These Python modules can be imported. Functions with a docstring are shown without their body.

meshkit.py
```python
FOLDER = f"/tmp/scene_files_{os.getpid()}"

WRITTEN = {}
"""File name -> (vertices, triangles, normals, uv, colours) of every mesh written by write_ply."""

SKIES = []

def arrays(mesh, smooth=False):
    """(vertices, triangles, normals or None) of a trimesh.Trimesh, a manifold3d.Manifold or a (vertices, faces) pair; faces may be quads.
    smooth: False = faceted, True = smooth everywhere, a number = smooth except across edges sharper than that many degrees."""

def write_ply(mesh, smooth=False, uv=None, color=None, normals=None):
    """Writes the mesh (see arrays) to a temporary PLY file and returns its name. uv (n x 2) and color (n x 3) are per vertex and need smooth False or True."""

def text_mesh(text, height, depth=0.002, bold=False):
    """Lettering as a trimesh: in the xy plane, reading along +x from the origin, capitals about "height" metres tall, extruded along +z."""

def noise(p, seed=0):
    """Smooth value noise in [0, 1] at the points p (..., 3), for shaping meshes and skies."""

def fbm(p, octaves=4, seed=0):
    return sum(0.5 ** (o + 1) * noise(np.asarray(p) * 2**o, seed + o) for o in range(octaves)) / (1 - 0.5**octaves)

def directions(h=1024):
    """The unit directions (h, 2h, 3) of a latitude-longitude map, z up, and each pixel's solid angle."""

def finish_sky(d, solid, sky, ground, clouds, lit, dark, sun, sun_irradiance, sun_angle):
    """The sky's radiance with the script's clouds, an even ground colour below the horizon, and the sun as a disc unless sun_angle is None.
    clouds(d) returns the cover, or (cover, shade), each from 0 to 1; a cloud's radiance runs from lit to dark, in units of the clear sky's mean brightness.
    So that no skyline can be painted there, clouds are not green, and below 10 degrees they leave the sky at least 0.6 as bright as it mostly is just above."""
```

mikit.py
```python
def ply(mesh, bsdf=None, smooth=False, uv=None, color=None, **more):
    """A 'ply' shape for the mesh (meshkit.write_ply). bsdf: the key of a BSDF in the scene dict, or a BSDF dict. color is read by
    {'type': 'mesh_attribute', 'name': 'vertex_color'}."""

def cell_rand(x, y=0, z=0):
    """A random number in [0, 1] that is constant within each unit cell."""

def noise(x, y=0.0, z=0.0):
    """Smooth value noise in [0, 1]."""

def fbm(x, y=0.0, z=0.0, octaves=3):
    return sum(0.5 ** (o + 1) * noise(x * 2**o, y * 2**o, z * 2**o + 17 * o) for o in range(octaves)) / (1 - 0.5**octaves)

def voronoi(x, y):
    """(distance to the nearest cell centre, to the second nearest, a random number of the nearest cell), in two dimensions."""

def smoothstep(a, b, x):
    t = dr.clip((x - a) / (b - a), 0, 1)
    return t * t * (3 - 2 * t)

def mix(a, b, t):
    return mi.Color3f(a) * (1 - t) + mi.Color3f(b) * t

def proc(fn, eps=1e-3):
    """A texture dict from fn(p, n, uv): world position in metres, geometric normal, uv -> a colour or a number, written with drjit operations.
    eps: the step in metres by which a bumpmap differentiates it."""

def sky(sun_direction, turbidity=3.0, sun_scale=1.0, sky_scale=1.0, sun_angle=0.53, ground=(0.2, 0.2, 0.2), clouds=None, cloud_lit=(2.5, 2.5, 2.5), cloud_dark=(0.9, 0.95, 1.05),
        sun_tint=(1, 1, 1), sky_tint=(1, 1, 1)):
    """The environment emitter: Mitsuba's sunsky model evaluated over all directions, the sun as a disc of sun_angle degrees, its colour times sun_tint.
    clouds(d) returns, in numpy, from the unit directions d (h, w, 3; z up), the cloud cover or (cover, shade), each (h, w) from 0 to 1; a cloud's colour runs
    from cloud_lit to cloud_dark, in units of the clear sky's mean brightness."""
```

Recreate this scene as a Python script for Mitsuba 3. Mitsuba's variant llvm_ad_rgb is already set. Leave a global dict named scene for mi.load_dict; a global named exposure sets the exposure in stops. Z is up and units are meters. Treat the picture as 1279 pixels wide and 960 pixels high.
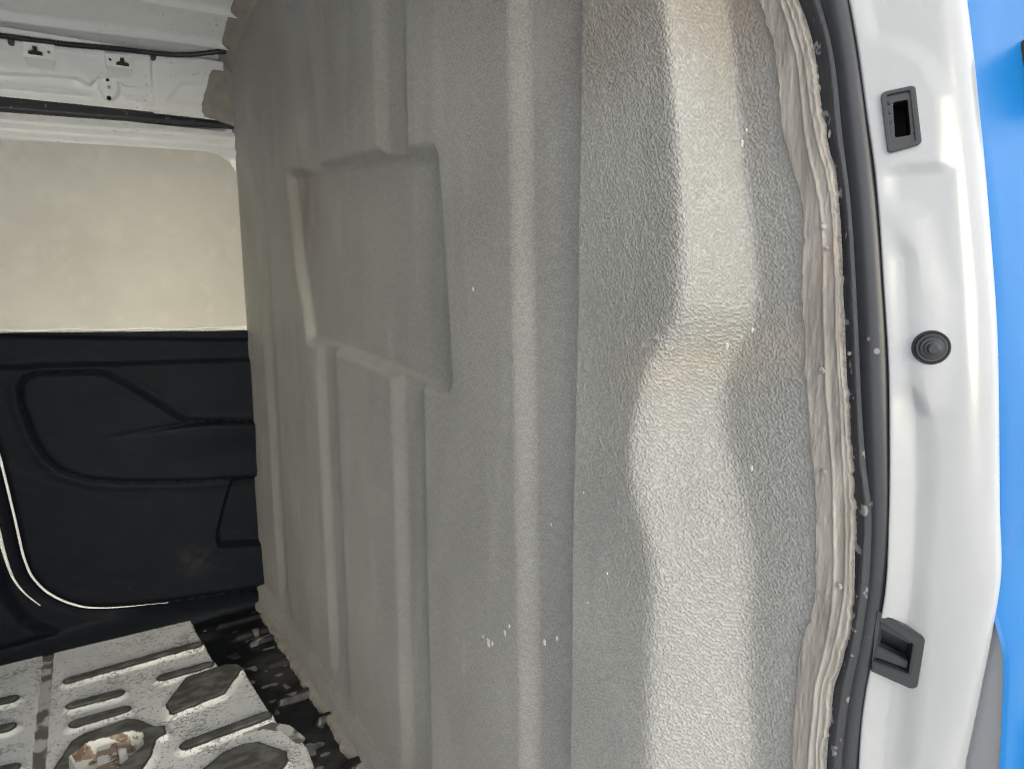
import math
import numpy as np, trimesh, shapely, drjit as dr, mitsuba as mi, mikit, meshkit
from shapely.geometry import Polygon, LineString, Point
from scipy.interpolate import PchipInterpolator
from scipy.ndimage import gaussian_filter1d, gaussian_filter
from mikit import noise, fbm, smoothstep, mix, proc, voronoi

T = mi.ScalarTransform4f
exposure = 3.9
scene, labels = {'type': 'scene'}, {}

# ---------------------------------------------------------------- camera, sky
f_px, pitch, side = 850.0, math.radians(9.4), math.radians(34.0)
eye = [0.0, 0.0, 0.95]
aim = [eye[0] - math.cos(side) * math.cos(pitch), eye[1] + math.sin(side) * math.cos(pitch), eye[2] - math.sin(pitch)]
scene['camera'] = {'type': 'perspective', 'fov': 2 * math.degrees(math.atan(1279 / 2 / f_px)), 'fov_axis': 'x',
    'near_clip': 0.02, 'far_clip': 400.0, 'to_world': T().look_at(origin=eye, target=aim, up=[0, 0, 1])}
scene['sky'] = mikit.sky([0.95, -0.13, 0.22], turbidity=3, sun_scale=0.19, sun_angle=30, sun_tint=(0.72, 1.0, 1.62), clouds=lambda d: 1.0,
    cloud_lit=(2.42, 2.5, 2.62), ground=(0.45, 0.45, 0.445))

# ---------------------------------------------------------------- materials
def P(color, rough, spec=0.5, **more):
    c = color if isinstance(color, dict) else {'type': 'rgb', 'value': list(color)}
    return {'type': 'principled', 'base_color': c, 'roughness': rough, 'specular': spec, **more}
def two(b): return {'type': 'twosided', 'bsdf': b}
def bump(b, fn, eps=4e-4): return {'type': 'bumpmap', 'arbitrary': proc(fn, eps), 'scale': 1.0, 'bsdf': b}

def grain(p, n, uv):            # orange-peel spray coat, about 3 mm, in metres of height
    a = noise(p.x * 620, p.y * 620, p.z * 500)
    b = noise(p.x * 1100 + 9, p.y * 1100, p.z * 900)
    return 0.0010 * smoothstep(0.2, 0.85, a) + 0.00035 * b + 0.0004 * noise(p.x * 200, p.y * 200, p.z * 150)
def coat(p, n, uv):
    m = fbm(p.x * 5, p.y * 5, p.z * 2.2, 4)
    st = fbm(p.x * 38, p.y * 38, p.z * 5, 3)
    sp = smoothstep(0.80, 0.9, noise(p.x * 170, p.y * 170, p.z * 120) * 0.6 + 0.4 * fbm(p.x * 9, p.y * 9, p.z * 9, 2))
    c = mix((0.268, 0.263, 0.250), (0.322, 0.316, 0.301), smoothstep(0.3, 0.7, m))
    c = mix(c, (0.44, 0.43, 0.40), 0.2 * smoothstep(0.52, 0.8, st))
    c = mix(c, (0.20, 0.185, 0.165), 0.42 * smoothstep(0.42, 0.7, fbm(p.x * 3 + 3, p.y * 3, p.z * 3 + 1, 3)) * smoothstep(0.75, 1.15, p.z))
    grime = fbm(p.x * 16, p.y * 16, p.z * 4, 4)
    c = mix(c, (0.20, 0.155, 0.12), 0.55 * smoothstep(1.08, 1.20, p.z + 0.10 * (grime - 0.5)) * smoothstep(-0.62, -0.50, p.x) * smoothstep(0.25, 0.6, grime))
    near = dr.exp(-dr.square((p.x + 1.46) / 0.09) - dr.square((p.z - 1.09) / 0.11))
    c = mix(c, (0.17, 0.125, 0.095), 0.6 * near * smoothstep(0.2, 0.6, grime))
    c = mix(c, (0.36, 0.32, 0.26), 0.5 * dr.exp(-dr.square((p.z - 0.868 - 0.25 * (p.x + 0.42)) / 0.022)) * smoothstep(-0.50, -0.46, p.x) * smoothstep(0.3, 0.6, grime))
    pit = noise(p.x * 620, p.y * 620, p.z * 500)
    c = c * (0.87 + 0.26 * smoothstep(0.2, 0.85, pit))  # grain relief shaded into the colour as well: pits darker
    return mix(c, (0.58, 0.56, 0.52), 0.4 * sp)
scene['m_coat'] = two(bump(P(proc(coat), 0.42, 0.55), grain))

def tan_c(p, n, uv):
    m = fbm(p.x * 90, p.y * 90, p.z * 12, 4)
    k = fbm(p.x * 14, p.y * 14, p.z * 9, 3)
    c = mix((0.245, 0.222, 0.20), (0.345, 0.318, 0.288), smoothstep(0.3, 0.7, m))
    return mix(c, (0.34, 0.26, 0.20), 0.4 * smoothstep(0.55, 0.75, k))
def tan_b(p, n, uv): return 0.0011 * fbm(p.x * 420, p.y * 420, p.z * 60, 3) + 0.0005 * noise(p.x * 500, p.y * 500, p.z * 500)
scene['m_sealant'] = two(bump(P(proc(tan_c), 0.6, 0.35), tan_b))

scene['m_filler'] = two(P(proc(lambda p, n, uv: mix((0.21, 0.195, 0.172), (0.36, 0.335, 0.30), fbm(p.x * 45, p.y * 60, p.z * 45, 4))), 0.65, 0.3))
def white_c(p, n, uv):
    m = fbm(p.x * 9, p.y * 9, p.z * 9, 4)
    d = smoothstep(0.80, 0.86, noise(p.x * 210, p.y * 210, p.z * 210)) * smoothstep(0.5, 0.7, fbm(p.x * 20, p.y * 20, p.z * 20, 2))
    return mix(mix((0.77, 0.77, 0.755), (0.82, 0.82, 0.805), m), (0.25, 0.22, 0.19), 0.6 * d)
scene['m_white'] = two(P(proc(white_c), 0.28, 0.5, clearcoat=0.6, clearcoat_gloss=0.9))
def pil_c(p, n, uv):
    d = smoothstep(0.88, 0.92, noise(p.x * 420, p.y * 420, p.z * 420)) * smoothstep(0.5, 0.75, fbm(p.x * 25, p.y * 25, p.z * 25, 2))
    m = fbm(p.x * 20, p.y * 20, p.z * 8, 4)
    sc = smoothstep(0.74, 0.80, fbm(p.x * 260 + p.z * 60, p.y * 260, p.z * 22, 2)) * smoothstep(0.5, 0.7, fbm(p.x * 18 + 4, p.y * 18, p.z * 14, 2))
    d = dr.maximum(d, 0.35 * sc)
    return mix(mix((0.26, 0.265, 0.275), (0.288, 0.293, 0.303), m), (0.3, 0.3, 0.3), 0.7 * d)
scene['m_pillar'] = two(P(proc(pil_c), 0.22, 0.5, clearcoat=1.0, clearcoat_gloss=0.95))
scene['m_white_plain'] = two(P((0.80, 0.80, 0.785), 0.3, 0.5, clearcoat=0.5))

def board_c(p, n, uv):
    m = fbm(p.y * 6, p.z * 7, 1.0, 4); k = fbm(p.y * 28, p.z * 24, 5.0, 3)
    c = mix((0.54, 0.515, 0.468), (0.60, 0.575, 0.525), smoothstep(0.25, 0.75, m))
    return mix(c, (0.68, 0.655, 0.60), 0.35 * smoothstep(0.5, 0.8, k))
scene['m_board'] = two(P(proc(board_c), 0.55, 0.4))

def black_c(p, n, uv):
    m = fbm(p.x * 8, p.y * 14, p.z * 14, 4); s = fbm(p.y * 12 + 40, p.z * 60 + p.y * 30, 2.0, 3)
    c = mix((0.0042, 0.0056, 0.0095), (0.0070, 0.0090, 0.0140), m)
    c = mix(c, (0.02, 0.022, 0.028), 0.15 * smoothstep(0.62, 0.75, s))
    d2 = dr.square(p.y - 0.27) + dr.square(p.z - 0.155)
    return mix(c, (0.03, 0.03, 0.03), 0.5 * dr.exp(-d2 / 0.0016) * smoothstep(0.3, 0.7, fbm(p.y * 60, p.z * 60, 1.0, 3)))
scene['m_black'] = two(P(proc(black_c), 0.6, 0.10))
def rub_c(p, n, uv):
    s = smoothstep(0.68, 0.76, fbm(p.x * 150, p.y * 150, p.z * 90, 3)) * 0.5
    return mix((0.030, 0.031, 0.036), (0.35, 0.34, 0.32), s)
def rub_b(p, n, uv): return 0.00025 * noise(p.x * 700, p.y * 700, p.z * 200)
scene['m_rubber'] = two(bump(P(proc(rub_c), 0.42, 0.5), rub_b))
def bulb_c(p, n, uv):
    s = smoothstep(0.86, 0.90, noise(p.x * 160, p.y * 160, p.z * 110)) * 0.5
    return mix(mix((0.021, 0.022, 0.027), (0.032, 0.033, 0.039), fbm(p.x * 60, p.y * 60, p.z * 12, 3)), (0.35, 0.34, 0.33), s * smoothstep(0.5, 0.7, fbm(p.x * 9, p.y * 9, p.z * 9, 2)))
scene['m_bulb'] = two(P(proc(bulb_c), 0.38, 0.5))
scene['m_plastic'] = two(P((0.022, 0.023, 0.026), 0.34, 0.5))
scene['m_dark'] = two(P((0.008, 0.008, 0.009), 0.7, 0.2))
scene['m_brown'] = two(P((0.035, 0.024, 0.018), 0.6, 0.3))
scene['m_fleck'] = two(P((0.60, 0.585, 0.55), 0.6, 0.3))

def floor_c(p, n, uv):
    big = fbm(p.x * 11, p.y * 9, 1.0, 4)
    fine = fbm(p.x * 300, p.y * 170, 2.0, 3)
    c = mix((0.70, 0.705, 0.71), (0.78, 0.785, 0.79), big)
    scuff = smoothstep(0.57, 0.70, fine * 0.62 + 0.42 * fbm(p.x * 22 + 5, p.y * 22, 3.0, 3))
    c = mix(c, (0.20, 0.20, 0.195), 0.65 * scuff)
    speck = smoothstep(0.82, 0.87, noise(p.x * 330, p.y * 330, 4.0))
    c = mix(c, (0.10, 0.09, 0.08), 0.7 * speck * smoothstep(0.35, 0.6, big))
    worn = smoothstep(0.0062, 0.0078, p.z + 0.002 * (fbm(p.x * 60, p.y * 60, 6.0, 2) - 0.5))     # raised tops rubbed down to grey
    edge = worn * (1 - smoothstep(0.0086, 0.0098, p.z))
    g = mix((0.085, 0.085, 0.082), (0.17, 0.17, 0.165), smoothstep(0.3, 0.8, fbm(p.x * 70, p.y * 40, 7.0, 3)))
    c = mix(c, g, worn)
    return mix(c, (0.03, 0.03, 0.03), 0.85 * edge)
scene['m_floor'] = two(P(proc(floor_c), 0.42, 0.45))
def worn_c(p, n, uv):
    m = smoothstep(0.45, 0.60, fbm(p.x * 26, p.y * 30, 2.0, 3))
    return mix((0.15, 0.15, 0.145), (0.52, 0.52, 0.51), m)
scene['m_worn'] = two(P(proc(worn_c), 0.5, 0.4))
def rust_c(p, n, uv):
    m = smoothstep(0.45, 0.6, fbm(p.x * 40, p.y * 30, p.z * 40, 4)); k = smoothstep(0.5, 0.6, fbm(p.x * 90 + 7, p.y * 90, p.z * 60, 3))
    c = mix((0.60, 0.60, 0.58), (0.20, 0.115, 0.07), 0.8 * smoothstep(0.35, 0.8, m))
    return mix(c, (0.09, 0.05, 0.03), 0.6 * k * m)
scene['m_rust'] = two(P(proc(rust_c), 0.6, 0.35))
def dfloor_c(p, n, uv):
    m = fbm(p.x * 14, p.y * 8, 1.0, 4); s = smoothstep(0.76, 0.80, noise(p.x * 60, p.y * 45, 3.0))
    c = mix((0.006, 0.007, 0.009), (0.035, 0.035, 0.038), smoothstep(0.5, 0.8, m))
    return mix(c, (0.30, 0.29, 0.27), 0.5 * s * smoothstep(0.45, 0.6, m))
scene['m_darkfloor'] = two(P(proc(dfloor_c), 0.38, 0.5))
def blue_c(p, n, uv):
    m = fbm(p.x * 10, p.y * 14, p.z * 5, 4)
    return mix((0.004, 0.10, 0.31), (0.008, 0.125, 0.35), m)
scene['m_blue'] = two(P(proc(blue_c), 0.35, 0.2, clearcoat=0.12, clearcoat_gloss=0.97))
def asph_c(p, n, uv):
    m = fbm(p.x * 1.3, p.y * 1.3, 0.0, 3); g = noise(p.x * 60, p.y * 60, 0.0)
    return mix((0.44, 0.44, 0.43), (0.54, 0.54, 0.53), 0.5 * m + 0.5 * g)
scene['m_ground'] = two(P(proc(asph_c), 0.8, 0.3))

# ---------------------------------------------------------------- helpers
VAN = 'cargo_van'
def numbered(key):
    if key not in scene and key not in labels: return key
    k = 1
    while f'{key}_{k:03d}' in scene or f'{key}_{k:03d}' in labels: k += 1
    return f'{key}_{k:03d}'
def put(name, mesh, m, smooth=True, label=None, uv=None):
    key = numbered(VAN + '__' + name)
    scene[key] = mikit.ply(mesh, m, smooth=smooth, uv=uv)
    if label: labels[key] = {'label': label}
    return key
labels[VAN] = {'label': 'white cargo van with grey bulkhead, bare floor and blue front door, side open', 'category': 'van'}

def grid(A):                       # (nv, nu, 3) points -> vertices, quads
    nv, nu = A.shape[:2]
    i = np.arange(nv * nu).reshape(nv, nu)
    q = np.stack([i[:-1, :-1], i[:-1, 1:], i[1:, 1:], i[1:, :-1]], -1).reshape(-1, 4)
    return A.reshape(-1, 3), q
def part_of(v, q, keep):           # the faces of a grid for which keep holds, with their own vertices
    q = q[keep]
    used, inv = np.unique(q, return_inverse=True)
    return v[used], inv.reshape(q.shape)
def sdf(poly, a, b):               # signed distance, negative inside
    pts = shapely.points(a.ravel(), b.ravel())
    d = shapely.distance(poly.boundary, pts)
    return np.where(shapely.contains_xy(poly, a.ravel(), b.ravel()), -d, d).reshape(a.shape)
def S(a, b, x):
    t = np.clip((x - a) / (b - a), 0, 1); return t * t * (3 - 2 * t)
def curve(pts):                    # [(value, z)] -> value(z), held on straight past the ends
    p = np.array(sorted((z, x) for x, z in pts)); g = PchipInterpolator(p[:, 0], p[:, 1])
    def fn(z):
        z = np.asarray(z, float); zc = np.clip(z, p[0, 0], p[-1, 0])
        hi = (p[-1, 1] - p[-3, 1]) / (p[-1, 0] - p[-3, 0])
        return g(zc) + np.where(z > zc, (z - zc) * hi, 0)
    return fn
def smooth_line(pts, n=80, s=2.0):
    L = LineString(pts); q = np.array([L.interpolate(t, normalized=True).coords[0] for t in np.linspace(0, 1, n)])
    return gaussian_filter1d(q, s, axis=0, mode='nearest')
def sweep(path, r, sides=14, ring=None, squash=(1, 1), up=(0, 0, 1.0)):
    p = np.asarray(path, float); t = np.gradient(p, axis=0); t /= np.linalg.norm(t, axis=1, keepdims=True)
    a = np.cross(t, up); a /= np.linalg.norm(a, axis=1, keepdims=True) + 1e-9
    b = np.cross(a, t); ang = np.linspace(0, 2 * np.pi, sides, endpoint=False)
    r = np.broadcast_to(r, (len(p),))[:, None, None]
    A = p[:, None] + r * (squash[0] * np.cos(ang)[None, :, None] * a[:, None] + squash[1] * np.sin(ang)[None, :, None] * b[:, None])
    A = np.concatenate([A, A[:, :1]], 1); v, q = grid(A)
    fs = np.vstack([q[:, [0, 1, 2]], q[:, [0, 2, 3]]]); m = trimesh.Trimesh(v, fs, process=False)
    n0 = len(v); v = np.vstack([v, p[0], p[-1]]); c = sides + 1; e = (len(p) - 1) * c
    caps = [[n0, i + 1, i] for i in range(sides)] + [[n0 + 1, e + i, e + i + 1] for i in range(sides)]
    m = trimesh.Trimesh(v, np.vstack([fs, caps]), process=False); m.merge_vertices(); return m
def lathe(profile, center, axis, sides=40):
    p = np.array(profile); ang = np.linspace(0, 2 * np.pi, sides, endpoint=False)
    w = np.asarray(axis, float); w /= np.linalg.norm(w)
    a = np.cross(w, [0, 0, 1.0]); a /= np.linalg.norm(a); b = np.cross(w, a)
    A = np.asarray(center) + p[:, None, 0:1] * (np.cos(ang)[None, :, None] * a + np.sin(ang)[None, :, None] * b) + p[:, None, 1:2] * w
    A = np.concatenate([A, A[:, :1]], 1); v, q = grid(A)
    m = trimesh.Trimesh(v, np.vstack([q[:, [0, 1, 2]], q[:, [0, 2, 3]]]), process=False); m.merge_vertices(); return m
def slab(poly, frame, depth, bevel=0.0):
    """poly (u, w) extruded by depth along the frame's third axis; frame = (origin, U, W, N). A bevelled front when bevel > 0."""
    o, U, Wv, N = (np.asarray(x, float) for x in frame)
    ms = []
    h = depth - bevel
    ms.append(trimesh.creation.extrude_polygon(poly, h, engine='earcut'))
    if bevel:
        for k in range(2):
            a = bevel * (0.3, 1.0)[k]
            g = poly.buffer(-a, join_style=2)
            if not g.is_empty:
                for gg in getattr(g, 'geoms', [g]):
                    m = trimesh.creation.extrude_polygon(gg, h + bevel * (0.7, 1.0)[k], engine='earcut'); ms.append(m)
    m = trimesh.util.concatenate(ms); v = np.array(m.vertices)
    m.vertices = o + v[:, :1] * U + v[:, 1:2] * Wv + v[:, 2:] * N
    if np.linalg.det(np.stack([U, Wv, N])) < 0: m.invert()
    return m
def box(lo, hi, r=0.0):
    lo, hi = np.array(lo, float), np.array(hi, float)
    if r <= 0:
        m = trimesh.creation.box(hi - lo); m.apply_translation((lo + hi) / 2); return m
    import manifold3d as m3
    s = m3.Manifold.sphere(r, 12)
    return m3.Manifold.batch_hull([s.translate([[lo[0] + r, hi[0] - r][i & 1], [lo[1] + r, hi[1] - r][(i >> 1) & 1], [lo[2] + r, hi[2] - r][i >> 2]]) for i in range(8)])
rng = np.random.default_rng(7)
def nz(*p, seed=0, octaves=3): return meshkit.fbm(np.stack(np.broadcast_arrays(*p), -1), octaves, seed) - 0.5

# ---------------------------------------------------------------- ground
g = 150.0
scene['ground'] = mikit.ply(grid(np.array([[[-g, -g, -0.55], [g, -g, -0.55]], [[-g, g, -0.55], [g, g, -0.55]]])), 'm_ground')
labels['ground'] = {'label': 'pale grey concrete the van stands on', 'kind': 'structure'}

# ---------------------------------------------------------------- roof (inside skin with pressed beads, outside skin)
ROOF = PchipInterpolator([-2.03, -1.995, -1.96, -1.90, -1.83, -1.76, -1.55, -1.1, -0.65, -0.42, -0.30, -0.22],
                         [1.455, 1.486, 1.508, 1.534, 1.559, 1.574, 1.592, 1.606, 1.590, 1.56, 1.515, 1.47])
xs = np.concatenate([np.linspace(-2.03, -1.7, 140), np.linspace(-1.695, -0.22, 120)]); ys = np.linspace(-2.6, 0.62, 160)
X, Y = np.meshgrid(xs, ys)
Zr = ROOF(X) - 0.012 * np.exp(-((X + 1.960 - 0.05 * Y) / 0.009) ** 2) - 0.012 * np.exp(-((X + 1.830 - 0.05 * (Y - .3)) / 0.007) ** 2)
for c in (-1.55, -1.25, -0.95, -0.65): Zr -= 0.006 * np.exp(-((X - c) / 0.012) ** 2)
Zr += 0.006 * nz(X * 3, Y * 3, 0 * X, seed=3)
put('roof', grid(np.stack([X, Y, Zr], -1)), 'm_white', label='white painted inside of the roof with long pressed beads')
X, Y = np.meshgrid(np.linspace(-2.06, -0.18, 60), np.linspace(-2.65, 1.3, 20))
put('roof__outer_skin', grid(np.stack([X, Y, ROOF(np.clip(X, -2.03, -.22)) + 0.05 - 0.6 * np.maximum(0, -2.03 - X)], -1)), 'm_white_plain')

# ---------------------------------------------------------------- bulkhead
STEP_L = curve([(-0.441, 1.175), (-0.426, 1.109), (-0.415, 1.031), (-0.41, 0.976), (-0.409, 0.924), (-0.425, 0.89), (-0.441, 0.864), (-0.458, 0.812), (-0.462, 0.782), (-0.452, 0.733), (-0.433, 0.695), (-0.425, 0.643), (-0.426, 0.58), (-0.424, 0.485)])
STEP_R = curve([(-0.427, 1.184), (-0.412, 1.115), (-0.399, 1.034), (-0.386, 0.977), (-0.378, 0.923), (-0.384, 0.9), (-0.402, 0.868), (-0.409, 0.839), (-0.407, 0.81), (-0.391, 0.771), (-0.376, 0.731), (-0.366, 0.687), (-0.364, 0.621), (-0.352, 0.504)])
SEAL_L = curve([(-0.391, 1.173), (-0.374, 1.127), (-0.358, 1.051), (-0.338, 0.988), (-0.332, 0.914), (-0.327, 0.882), (-0.318, 0.821), (-0.308, 0.758), (-0.305, 0.689), (-0.312, 0.631), (-0.315, 0.586), (-0.312, 0.517)])
SEAL_R = curve([(-0.357, 1.163), (-0.339, 1.119), (-0.327, 1.065), (-0.313, 1.019), (-0.304, 0.97), (-0.298, 0.916), (-0.287, 0.842), (-0.277, 0.768), (-0.271, 0.696), (-0.276, 0.634), (-0.282, 0.604), (-0.283, 0.553), (-0.282, 0.531)])
BULB_L = curve([(-0.34, 1.158), (-0.323, 1.11), (-0.312, 1.049), (-0.302, 1.005), (-0.289, 0.919), (-0.274, 0.804), (-0.266, 0.765), (-0.265, 0.71), (-0.268, 0.651), (-0.272, 0.614), (-0.274, 0.564), (-0.273, 0.537)])
BULB_R = curve([(-0.315, 1.15), (-0.305, 1.113), (-0.295, 1.069), (-0.283, 1.017), (-0.269, 0.931), (-0.261, 0.876), (-0.254, 0.808), (-0.251, 0.77), (-0.248, 0.71), (-0.252, 0.655), (-0.256, 0.615), (-0.257, 0.586), (-0.256, 0.548)])
YM, YF = 0.45, 0.512            # main face, near flat face
RECESS = Polygon([(-1.540, 1.163), (-1.40, 1.150), (-1.33, 1.152), (-1.18, 1.143), (-1.051, 1.137), (-0.852, 1.113), (-0.838, 0.992), (-0.819, 0.788), (-0.9, 0.781), (-0.999, 0.784), (-1.253, 0.797), (-1.452, 0.802), (-1.504, 0.966)]).buffer(-0.018).buffer(0.018)
def channel(x, z, xl, xr, slope=0.045, wall=0.014):
    return S(xl - slope / 2, xl + slope / 2, x) * (1 - S(xr - wall / 2, xr + wall / 2, x))
def recess_depth(x, z):
    d = 0.0185 * (1 - S(-0.016, 0.010, sdf(RECESS, x, z)))
    up, low = S(1.09, 1.13, z), 1 - S(0.80, 0.83, z)
    base = S(0.03, 0.13, z)
    d = np.maximum(d, 0.0110 * channel(x, z, -0.650 - .03 * (z - .9) , -0.553, 0.040))
    d = np.maximum(d, 0.0110 * low * base * channel(x, z, -1.005, -0.908, 0.045))
    d = np.maximum(d, 0.0110 * low * base * channel(x, z, -1.385, -1.288, 0.045))
    d = np.maximum(d, 0.0110 * base * (1 - S(1.25, 1.35, z)) * channel(x, z, -1.80, -1.71, 0.055))
    d = np.maximum(d, 0.0110 * up * channel(x, z, -1.037, -0.943, 0.045))
    d = np.maximum(d, 0.0110 * up * channel(x, z, -1.415 - .2 * (z - 1.16), -1.315 - .2 * (z - 1.16), 0.05))
    return d
zs = np.arange(-0.02, 1.625, 0.0025)
xa = np.concatenate([np.arange(-2.02, -1.0, 0.0042), np.arange(-1.0, -0.72, 0.003), np.arange(-0.72, -0.50, 0.0017)])
n1, n2, n3 = 40, 42, 70
base = np.zeros((len(zs), len(xa) + n1 + n2 + n3, 2))
L, R_, E = STEP_L(zs), STEP_R(zs), SEAL_R(zs) + 0.004
wl = -0.50 + 0 * zs
base[:, :len(xa), 0], base[:, :len(xa), 1] = xa, YM
t = np.linspace(0, 1, n1 + 1)[1:]; k = len(xa)
base[:, k:k + n1, 0] = wl[:, None] + (L - wl)[:, None] * t; base[:, k:k + n1, 1] = YM
t = np.linspace(0, 1, n2 + 1)[1:]; k += n1
base[:, k:k + n2, 0] = L[:, None] + (R_ - L)[:, None] * t; base[:, k:k + n2, 1] = YM + (YF - YM) * t
t = np.linspace(0, 1, n3 + 1)[1:]; k += n2
base[:, k:, 0] = R_[:, None] + (E - R_)[:, None] * t; base[:, k:, 1] = YF
lo = len(xa) - 4
sm = gaussian_filter1d(base[:, lo - 30:], 4.5, axis=1, mode='nearest')
w = S(0, 40, np.arange(sm.shape[1]))[None, :, None]
base[:, lo - 30:] = base[:, lo - 30:] * (1 - w) + sm * w
base = gaussian_filter1d(base, 2.5, axis=0, mode='nearest')
Xb, Yb = base[..., 0], base[..., 1]; Zb = np.broadcast_to(zs[:, None], Xb.shape).copy()
Yb = Yb + recess_depth(Xb, Zb) * (1 - S(-0.52, -0.48, Xb)) + 0.006 * nz(Xb * 4, Yb * 4, Zb * 3, seed=5) + 0.0010 * nz(Xb * 26, 0 * Xb, Zb * 9, seed=6)
Yb = Yb + 0.0005 * nz(Xb * 190, 0 * Xb, Zb * 150, seed=7, octaves=2)
Xb = Xb + 0.002 * nz(Xb * 30, Yb * 30, Zb * 22, seed=11) * S(-0.5, -0.44, Xb)
Zb = np.minimum(Zb, ROOF(np.clip(Xb, -2.03, -0.22)) + 0.012)
Ab = np.stack([Xb, Yb, Zb], -1)
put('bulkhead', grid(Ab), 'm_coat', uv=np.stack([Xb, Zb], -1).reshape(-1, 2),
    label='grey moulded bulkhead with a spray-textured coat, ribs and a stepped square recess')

# smeared sealant down the near edge of the bulkhead
zs2 = np.arange(0.0, 1.5, 0.0016); u = np.linspace(0, 1, 60)
jl = 0.010 * nz(zs2 * 18, 0 * zs2, 0 * zs2, seed=21) + 0.006 * nz(zs2 * 120, 0 * zs2, 0 * zs2, seed=22)
jr = 0.008 * nz(zs2 * 24, 0 * zs2 + 3, 0 * zs2, seed=23) + 0.004 * nz(zs2 * 240, 0 * zs2, 0 * zs2, seed=24, octaves=2)
xl, xr = SEAL_L(zs2), SEAL_R(zs2) + 0.002
Xs = xl[:, None] + (xr - xl)[:, None] * u + jl[:, None] * (1 - u) ** 6 + jr[:, None] * u ** 10; Zs = np.broadcast_to(zs2[:, None], Xs.shape)
ridge = 0.0035 * np.exp(-((u[None] - 0.55 - 0.25 * nz(zs2 * 5, 0 * zs2, 0 * zs2, seed=31)[:, None]) / 0.045) ** 2) + 0.002 * np.exp(-((u[None] - 0.8 + 0.2 * nz(zs2 * 4, 0 * zs2, 0 * zs2, seed=35)[:, None]) / 0.03) ** 2)
th = np.minimum(S(0, 0.08, u), 1 - S(0.93, 1.0, u))[None] * (0.0030 + 0.0009 * nz(Xs * 90, 0 * Xs, Zs * 4, seed=32) + 0.0008 * nz(Xs * 200, 0 * Xs, Zs * 30, seed=33) + 0.22 * ridge + 0.0006 * np.maximum(0, nz(Xs * 45, 0 * Xs, Zs * 45, seed=34) - 0.18) * 4)
Ys = YF - 0.0015 - th + 0.004 * (1 - th / 0.0045).clip(0, 1) + 0.006 * S(0.97, 1.0, u)[None]
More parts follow.
